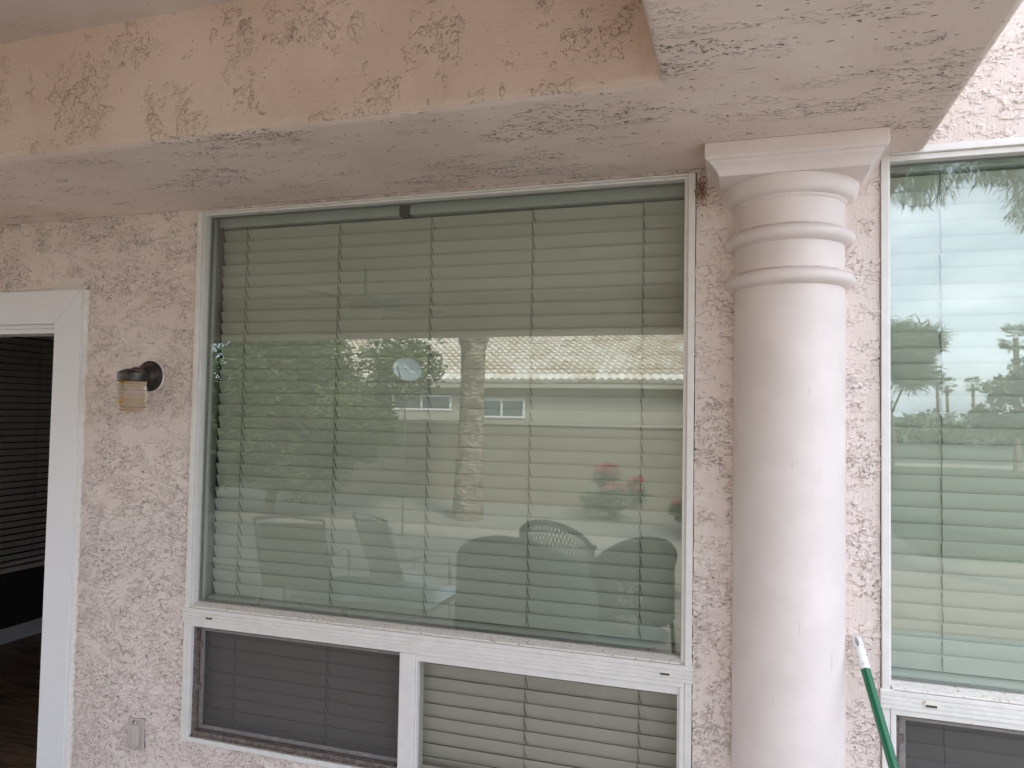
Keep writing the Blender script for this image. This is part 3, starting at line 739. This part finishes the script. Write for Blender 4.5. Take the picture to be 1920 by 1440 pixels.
def armchair(x, y, rz, label, mats, w=.44, top=.92, name='armchair', grp='padded patio armchairs'):
    T = thing(name, (x, y, 0), label, 'armchair', grp, rz)
    n = 28; vs = []
    for k in range(2):
        r = w if k == 0 else w - .10
        for i in range(n + 1):
            a = math.pi * (-.05 + 1.10 * i / n); zt = .55 + (top - .55) * max(0, math.sin(a)) ** .7
            for z in (.22, (zt + .22) / 2, zt): vs.append((r * math.cos(a), -r * math.sin(a) * .9, z))
    fs = []; m_ = 3 * (n + 1)
    for i in range(n):
        for q in range(2): fs += [(3 * i + q, 3 * i + 3 + q, 3 * i + 4 + q, 3 * i + 1 + q), (m_ + 3 * i + 1 + q, m_ + 3 * i + 4 + q, m_ + 3 * i + 3 + q, m_ + 3 * i + q)]
        fs += [(3 * i + 2, 3 * i + 5, m_ + 3 * i + 5, m_ + 3 * i + 2), (m_ + 3 * i, m_ + 3 * i + 3, 3 * i + 3, 3 * i)]
    fs += [(0, 1, m_ + 1, m_), (1, 2, m_ + 2, m_ + 1), (3 * n, m_ + 3 * n, m_ + 3 * n + 1, 3 * n + 1), (3 * n + 1, m_ + 3 * n + 1, m_ + 3 * n + 2, 3 * n + 2)]
    local(MB().add(vs, fs).build('padded_back', mats[0], T, True, bevel=.03, seg=3, angle=80))
    local(MB().lathe([(w - .12, .24), (w - .11, .28), (w - .11, .42), (w - .14, .46), (.01, .47)], 0, 0, 32).build('seat_cushion', mats[1], T, True))
    local(MB().lathe([(w - .05, .10), (w - .04, .12), (w - .03, .22), (w - .05, .235)], 0, 0, 32).build('base', mats[0], T, True))
    for q in range(4):
        a = math.pi / 4 + q * math.pi / 2; local(MB().tube([((w - .1) * math.cos(a), (w - .1) * math.sin(a), .11), ((w - .08) * math.cos(a), (w - .08) * math.sin(a), 0)], .018, 8).build('leg', 'wicker', T, True))
    return T
armchair(-1.40, -2.62, D2R(185), 'wide dark padded armchair with a rounded back, mirrored in the window', ('cushion', 'cushion'), .50, .96)
# pale sling chairs
def sling(x, y, rz, label):
    T = thing('sling_chair', (x, y, 0), label, 'chair', 'pale sling chairs', rz)
    b = MB(); b.prism([(-.28, .86), (-.24, .90), (-.10, .44), (.26, .42), (.27, .38), (-.14, .39)], -.25, .25, 'x'); local(b.build('sling_seat', 'lcushion', T, True, bevel=.012, angle=50))
    for sx in (-.27, .27):
        local(MB().tube([(sx, -.30, .93), (sx, -.27, .84), (sx, -.12, .42), (sx, .24, .40), (sx, .30, .0)], .013, 8).build('side_frame', 'metalw', T, True))
        local(MB().tube([(sx, -.20, .63), (sx, .10, .65), (sx, .26, .62), (sx, .27, .40)], .016, 8).build('armrest', 'metalw', T, True))
        local(MB().tube([(sx, -.12, .42), (sx, -.26, .0)], .013, 8).build('leg', 'metalw', T, True))
    local(MB().tube([(-.27, -.30, .93), (0, -.305, .95), (.27, -.30, .93)], .013, 8).build('top_rail', 'metalw', T, True))
    return T
sling(-3.25, -2.75, D2R(170), 'pale sling chair with a slanted white arm at the left of the reflection')
sling(-2.55, -3.05, D2R(215), 'pale sling chair with a rounded top rail behind the glass table')
# low glass table
tb = thing('patio_table', (-2.35, -2.3, 0), 'low glass-topped patio table with white legs', 'table')
b = MB().box(-2.85, -1.85, -2.62, -1.98, .50, .515); b.build('table_top', 'tabletop', tb, bevel=.004)
MB().tube([(-2.84, -2.61, .49), (-1.86, -2.61, .49), (-1.86, -1.99, .49), (-2.84, -1.99, .49), (-2.84, -2.60, .49)], .014, 8).build('rim', 'metalw', tb, True)
for sx in (-2.80, -1.90):
    for sy in (-2.57, -2.03): MB().tube([(sx, sy, .49), (sx, sy, 0)], .014, 8).build('leg', 'metalw', tb, True)
t2 = thing('side_table', (-.62, -1.95, 0), 'small glass side table by the round-backed chair', 'table')
MB().lathe([(.01, .50), (.24, .50), (.245, .507), (.24, .514), (.01, .514)], -.62, -1.95, 40).build('table_top', 'tabletop', t2, True)
for k in range(3):
    a_ = D2R(30 + 120 * k); MB().tube([(-.62 + .2 * math.cos(a_), -1.95 + .2 * math.sin(a_), .50), (-.62 + .12 * math.cos(a_), -1.95 + .12 * math.sin(a_), .2), (-.62 + .2 * math.cos(a_), -1.95 + .2 * math.sin(a_), 0)], .011, 8).build('leg', 'metalw', t2, True)
vs_ = thing('potted_flowers', (-.62, -1.95, .514), 'small pot of pale flowers on the round side table', 'plant')
MB().lathe([(.04, .5145), (.06, .56), (.055, .60), (.045, .60)], -.62, -1.95, 24).build('pot', 'bowl', vs_, True)
fl = MB(); st = MB(); rnd = random.Random(5)
for _ in range(26):
    a_ = rnd.uniform(0, 6.28); r = rnd.uniform(.01, .09); z = rnd.uniform(.66, .80); p_ = Vector((-.62 + r * math.cos(a_), -1.95 + r * math.sin(a_), z))
    st.tube([(-.62, -1.95, .59), p_], .002, 4)
    fl.lathe([(.002, p_.z - .008), (.012, p_.z), (.003, p_.z + .008)], p_.x, p_.y, 6)
st.build('stems', 'leaf2', vs_); fl.build('blossoms', 'lcushion', vs_)

# ------------------------------------------------------------------ foliage
def leaf_cloud(rnd, clumps, n, size, aspect=.45, droop=0.0, dirbias=None):
    b = MB(); vs, fs = [], []
    wts = [c[3] ** 2 for c in clumps]
    for _ in range(n):
        c = rnd.choices(clumps, wts)[0]
        d = Vector((rnd.gauss(0, 1), rnd.gauss(0, 1), rnd.gauss(0, 1))).normalized() * (rnd.random() ** .45)
        p = Vector(c[:3]) + Vector((d.x * c[3], d.y * c[3], d.z * c[3] * .8))
        a = Vector((rnd.gauss(0, 1), rnd.gauss(0, 1), rnd.gauss(0, .6) - droop * 2)).normalized()
        s = a.cross(Vector((rnd.gauss(0, 1), rnd.gauss(0, 1), rnd.gauss(0, 1)))).normalized()
        L_ = size * rnd.uniform(.6, 1.3); W_ = L_ * aspect
        o = len(vs); nrm = a.cross(s) * (L_ * .08)
        vs += [p, p + a * L_ * .5 + s * W_ * .5 + nrm, p + a * L_, p + a * L_ * .5 - s * W_ * .5 + nrm]; fs.append((o, o + 1, o + 2, o + 3))
    return b.add(vs, fs)
def blob(rnd, cx, cy, cz, rx, ry, rz, k, rr):
    out_ = []
    for _ in range(k):
        d = Vector((rnd.gauss(0, 1), rnd.gauss(0, 1), rnd.gauss(0, 1))).normalized() * rnd.random() ** .4
        out_.append((cx + d.x * rx, cy + d.y * ry, cz + d.z * rz, rr * rnd.uniform(.6, 1.25)))
    return out_
def tree(name, x, y, z, h, rx, rz, n, size, label, mat='leaf', cat='tree', seed=1, ry=None, aspect=.45, trunk_r=.09, light=True, droop=0, k=26, base=0, group=None):
    rnd = random.Random(seed); T = thing(name, (x, y, base), label, cat, group)
    ry = ry or rx; cl = blob(rnd, x, y, z, rx, ry, rz, k, min(rx, rz) * .42)
    tr = MB(); tr.tube([(x, y, base), (x + .05 * h, y, base + (z - base) * .5), (x, y, z)], [trunk_r, trunk_r * .75, trunk_r * .45], 10)
    for c in cl[:14]:
        q = Vector((x, y, base + (z - base) * rnd.uniform(.4, .9))); e = Vector(c[:3]); mid = q.lerp(e, .5) + Vector((0, 0, .08 * h * rnd.random()))
        tr.tube([q, mid, e], [trunk_r * .4, trunk_r * .22, trunk_r * .08], 6)
    tr.build('trunk', 'bark', T, True)
    leaf_cloud(rnd, cl, n, size, aspect, droop).build('crown', mat, T)
    if light: leaf_cloud(rnd, [(c[0], c[1], c[2] + c[3] * .25, c[3] * 1.02) for c in cl], n // 5, size, aspect, droop).build('paler_leaves', 'leaf2', T)  # paler leaves, each clump shifted upward
    return T
tree('yard_tree', -7.55, -8.3, 2.2, 3.2, 2.5, 1.6, 52000, .11, 'dense green ficus tree left of the palm trunk in the reflection', seed=2, ry=1.3, k=34)
# palm trunk beyond the patio
pt = thing('palm_tree', (-4.23, -9, 0), 'thick mottled palm trunk standing behind the patio', 'palm tree')
MB().tube([(-4.26, -9, 0), (-4.25, -9, .6), (-4.23, -9, 1.4), (-4.22, -9, 2.2), (-4.22, -9, 2.75), (-4.22, -9, 2.95), (-4.22, -9, 3.4), (-4.21, -9, 4.4)], [.26, .235, .205, .19, .20, .25, .27, .24], 24).build('trunk', 'palmbark', pt, True)
def fronds(name, mb_parent, x, y, z, n, length, mat, seed, thick=.02, leaflets=16, ll=.35):
    rnd = random.Random(seed); b = MB(); vs, fs = [], []
    for k in range(n):
        a = rnd.uniform(0, 6.283); e = rnd.uniform(-.5, 1.2); pts = []
        d = Vector((math.cos(a) * math.cos(e), math.sin(a) * math.cos(e), math.sin(e))); p = Vector((x, y, z))
        for i in range(7): pts.append(p.copy()); p = p + d * length / 6; d = (d + Vector((0, 0, -.22))).normalized()
        b.tube(pts, [thick * (1 - .12 * i) for i in range(7)], 4)
        for i in range(leaflets):
            f = (i + 1) / leaflets * 5.9; i0 = int(f); q = pts[i0].lerp(pts[min(i0 + 1, 6)], f - i0); dd = (pts[min(i0 + 1, 6)] - pts[i0])
            dd = dd.normalized() if dd.length > 1e-5 else d
            for s_ in (1, -1):
                side = dd.cross(Vector((0, 0, 1))).normalized() * s_; tip = q + (side + dd * .7 + Vector((0, 0, -.3))).normalized() * ll * (1 - .4 * i / leaflets)
                o = len(vs); wv = dd * ll * .06; vs += [q - wv, q + wv, tip]; fs.append((o, o + 1, o + 2))
    b.add(vs, fs); return b.build(name, mat, mb_parent)
fronds('crown', pt, -4.21, -9, 4.4, 40, 1.7, 'leafgrey', 4)
# bougainvilleas
def shrub(x, y, z, rx, rz, label, seed, n=5000):
    rnd = random.Random(seed); T = thing('flowering_shrub', (x, y, 0), label, 'shrub', 'red flowering shrubs')
    cl = blob(rnd, x, y, z, rx, rx * .8, rz, 24, rx * .38)
    tr = MB()
    for c in cl: tr.tube([(x, y, 0), (x * .5 + c[0] * .5, y * .5 + c[1] * .5, z * .6), c[:3]], [.02, .012, .005], 5)
    tr.build('stems', 'bark', T)
    leaf_cloud(rnd, cl, n, .07).build('foliage', 'leafgrey', T)
    fcl = [(c[0], c[1], c[2] + c[3] * .55, c[3] * .8) for c in cl if c[2] > z - .1 * rz]
    leaf_cloud(rnd, fcl, n // 3, .05, .8).build('blossoms', 'flower', T)
shrub(-2.05, -10, .45, .52, .34, 'red flowering bush in front of the garden wall, right of the palm trunk', 3)
shrub(-9.9, -9.8, .5, .45, .34, 'small red flowering bush at the left edge of the reflection', 4)
shrub(-.75, -8.8, .32, .30, .22, 'low green and yellow bush at the right edge of the reflection', 8, 2500)

# ------------------------------------------------------------------ garden wall, neighbour houses
gw = thing('garden_wall', (-8, -11.5, 0), 'long tan stucco garden wall at the back of the yard', 'wall')
MB().box(-20, 1.5, -11.6, -11.4, -.2, 1.50).build('wall_body', 'block', gw); MB().box(-20, 1.52, -11.64, -11.36, 1.502, 1.56).build('cap', 'cap', gw, bevel=.01)
nh = thing('neighbour_house', (-7, -28, 0), 'tan neighbouring house with a pale wavy tile roof', 'house')
MB().box(-19, 3.4, -34, -24.6, -.2, 2.86).build('wall', 'nwall', nh)
MB().box(-19.6, 4.0, -24.07, -24.03, 2.66, 2.86).build('fascia', 'fascia', nh); MB().box(-19.6, 4.0, -24.6, -24.08, 2.70, 2.73).build('eave_soffit', 'fascia', nh)
def tiles(x0, x1, ye, ze, pitch, rows, e, per=.25, amp=.05):
    nx = int((x1 - x0) / per * 8); b = MB(); vs, fs = [], []
    xs = [x0 + (x1 - x0) * i / nx for i in range(nx + 1)]; c, s = math.cos(pitch), math.sin(pitch)
    prev = None
    for r in range(rows):
        for q, lift in ((0, .10), (1, .0)):
            d = (r + q) * e
            for x in xs:
                ph = (x - x0) / per * 2 * math.pi; wv = amp * (abs(math.sin(ph / 2)) ** .8 * 1.6 - .6) + lift
                vs.append((x, ye - d * c + (.10 if q == 0 else 0), ze + d * s + wv))
        k0 = len(vs) - 2 * (nx + 1)
        for i in range(nx): fs.append((k0 + i, k0 + i + 1, k0 + nx + 2 + i, k0 + nx + 1 + i))
        if r:
            kp = k0 - (nx + 1)
            for i in range(nx): fs.append((kp + i, kp + i + 1, k0 + i + 1, k0 + i))
        else:   # front drip edge
            o = len(vs)
            for x in xs: vs.append((x, ye + .005, ze - .03))
            for i in range(nx): fs.append((o + i, o + i + 1, k0 + i + 1, k0 + i))
    return b.add(vs, fs)
tiles(-20, 4.4, -24.0, 2.88, D2R(22.5), 22, .42, .30, .060).build('roof', 'tile', nh, True, angle=40)
MB().prism([(-24.9, 2.85), (-33.0, 6.1), (-34.8, 2.85)], -19.6, 4.0, 'x').build('rear_roof', 'tile', nh)
for (a, c, z0_, z1_) in ((-9.7, -8.0, 1.60, 2.18), (-13.4, -11.0, 1.85, 2.30)):
    wf = MB(); wf.box(a - .09, c + .09, -24.598, -24.54, z1_, z1_ + .08); wf.box(a - .09, c + .09, -24.598, -24.54, z0_ - .08, z0_); wf.box(a - .09, a, -24.598, -24.54, z0_, z1_); wf.box(c, c + .09, -24.598, -24.54, z0_, z1_); mdl = (a + c) / 2; wf.box(mdl - .04, mdl + .04, -24.598, -24.54, z0_, z1_)
    wo = wf.build('window', 'wwhite', nh); MB().box(a, c, -24.598, -24.57, z0_, z1_).build('pane', 'wdark', wo)
n2 = thing('white_dwelling', (-19, -20, 0), 'low white-roofed shed beyond the tree at the left edge of the reflection', 'dwelling')
MB().box(-24, -17, -24, -19, -.2, 2.0).build('wall', 'nwall', n2); MB().box(-24.4, -16.6, -24.3, -18.6, 2.0, 2.35).build('roof', 'wwhite', n2)  # plain boxes standing for a second house with a white band
# satellite dish on a post
ds = thing('satellite_dish', (-4.5, -7.02, 0), 'grey oval satellite dish on a pole beside the green tree', 'satellite dish')
MB().tube([(-4.5, -7.07, 0), (-4.5, -7.07, 2.08), (-4.44, -7.05, 2.24)], .011, 10).build('mast', 'track', ds, True)
DC = Vector((-4.42, -7.0, 2.285))
axd = Vector((.05, .8, .45)).normalized(); up_ = Vector((.5, 0, 1)); up_ = (up_ - axd * up_.dot(axd)).normalized(); sd_ = up_.cross(axd)
dm = MB(); vs, fs = [], []; rg, sg = 8, 40
for side in (0, 1):
    for r in range(rg + 1):
        for i in range(sg):
            a_ = 2 * math.pi * i / sg; rr = r / rg
            q = DC + sd_ * (.24 * rr * math.cos(a_)) + up_ * (.165 * rr * math.sin(a_)) + axd * (.06 * rr * rr - .008 * side); vs.append(q)
K = (rg + 1) * sg
for side in (0, 1):
    for r in range(rg):
        for i in range(sg):
            jn = (i + 1) % sg; fs.append(tuple(side * K + q for q in (r * sg + i, r * sg + jn, (r + 1) * sg + jn, (r + 1) * sg + i)))
for i in range(sg): jn = (i + 1) % sg; fs.append((rg * sg + i, rg * sg + jn, K + rg * sg + jn, K + rg * sg + i))
dm.add(vs, fs); dsh = dm.build('reflector', 'dish', ds, True)
MB().tube([DC - up_ * .15 + axd * .03, DC - up_ * .10 + axd * .30], .012, 8).build('feed_arm', 'alum', ds, True)

mk = MB(); mpts = []
for a0, a1, b0 in ((-.13, -.06, .0), (-.045, -.015, .0), (0, .03, .012), (.045, .13, .02)):
    for q in (0, 1):
        p0 = DC + sd_ * a0 + up_ * (b0 + .018 * q) + axd * (.022); p1 = DC + sd_ * a1 + up_ * (b0 + .018 * q + .008) + axd * (.022)
        mk.tube([p0, p1], .005, 4)
mk.build('marking', 'dishmark', dsh)

# ------------------------------------------------------------------ right-hand outlook (mirrored in the right window)
tree('palo_verde_tree', 2.35, -12, 2.75, 3.5, 1.05, .80, 22000, .24, 'feathery grey-green tree at the left of the right window reflection', 'leafgrey', seed=12, aspect=.07, trunk_r=.07, light=False, k=22)
tree('round_tree', 4.75, -10.5, 2.05, 2.6, 1.35, .72, 11000, .10, 'dense rounded green tree at the right edge of the right window reflection', 'leafgrey', seed=13, trunk_r=.1, light=False, k=26)
tree('overhanging_tree', 3.75, -5.4, 4.36, 5, 2.3, .85, 34000, .15, 'tall tree with drooping feathery foliage hanging over the yard', 'leafgrey', seed=14, ry=1.5, aspect=.06, trunk_r=.13, light=False, droop=.9, k=30)
def fan_palm(x, y, h, label, r=.8, seed=1):
    T = thing('fan_palm', (x, y, -.15), label, 'palm tree', 'tall fan palms on the skyline')
    MB().tube([(x, y, -.15), (x + .05, y, h * .5), (x, y, h)], [r * .22, r * .17, r * .15], 10).build('trunk', 'palmbark', T, True)
    rnd = random.Random(seed); b = MB(); vs, fs = [], []
    for k in range(46):
        a = rnd.uniform(0, 6.283); e = rnd.uniform(-1.2, 1.3); d = Vector((math.cos(a) * math.cos(e), math.sin(a) * math.cos(e), math.sin(e)))
        c = Vector((x, y, h)) + d * r * .6; s = d.cross(Vector((0, 0, 1))).normalized(); u = s.cross(d)
        for q in range(9):
            g = D2R(-70 + 17.5 * q); t_ = c + (d * math.cos(g) + s * math.sin(g)) * r * .55; o = len(vs); g2 = g + .16
            vs += [c, c + (d * math.cos(g2) + s * math.sin(g2)) * r * .3, t_ + u * rnd.uniform(-.1, .1) * r]; fs.append((o, o + 1, o + 2))
    b.add(vs, fs).build('crown', 'leafgrey', T)
fan_palm(9.9, -30, 4.9, 'fan palm with a shaggy crown above the rounded tree', .62, 1)
fan_palm(14.0, -60, 4.9, 'distant slim fan palm, left one of the close pair', .7, 2)
fan_palm(14.9, -61, 4.4, 'distant slim fan palm, right one of the close pair', .7, 3)
fan_palm(17.4, -64, 4.6, 'distant lone fan palm left of the rounded tree', .7, 4)
tl = MB(); rnd = random.Random(21)
cl = []
for k in range(70): x = 3 + k * .62; cl.append((x, -58 + rnd.uniform(-3, 3), .9 + rnd.uniform(-.4, .5), rnd.uniform(.9, 1.35)))
tag(leaf_cloud(rnd, cl, 20000, .42, .6).build('distant_hedge', 'leafgrey'), 'far line of trees and hedge', 'hedge', kind='stuff')
MB().box(2.9, 60, -33, -30.5, -.149, -.13).build('golf_path', 'concrete'); tag(bpy.data.objects['golf_path'], kind='structure')
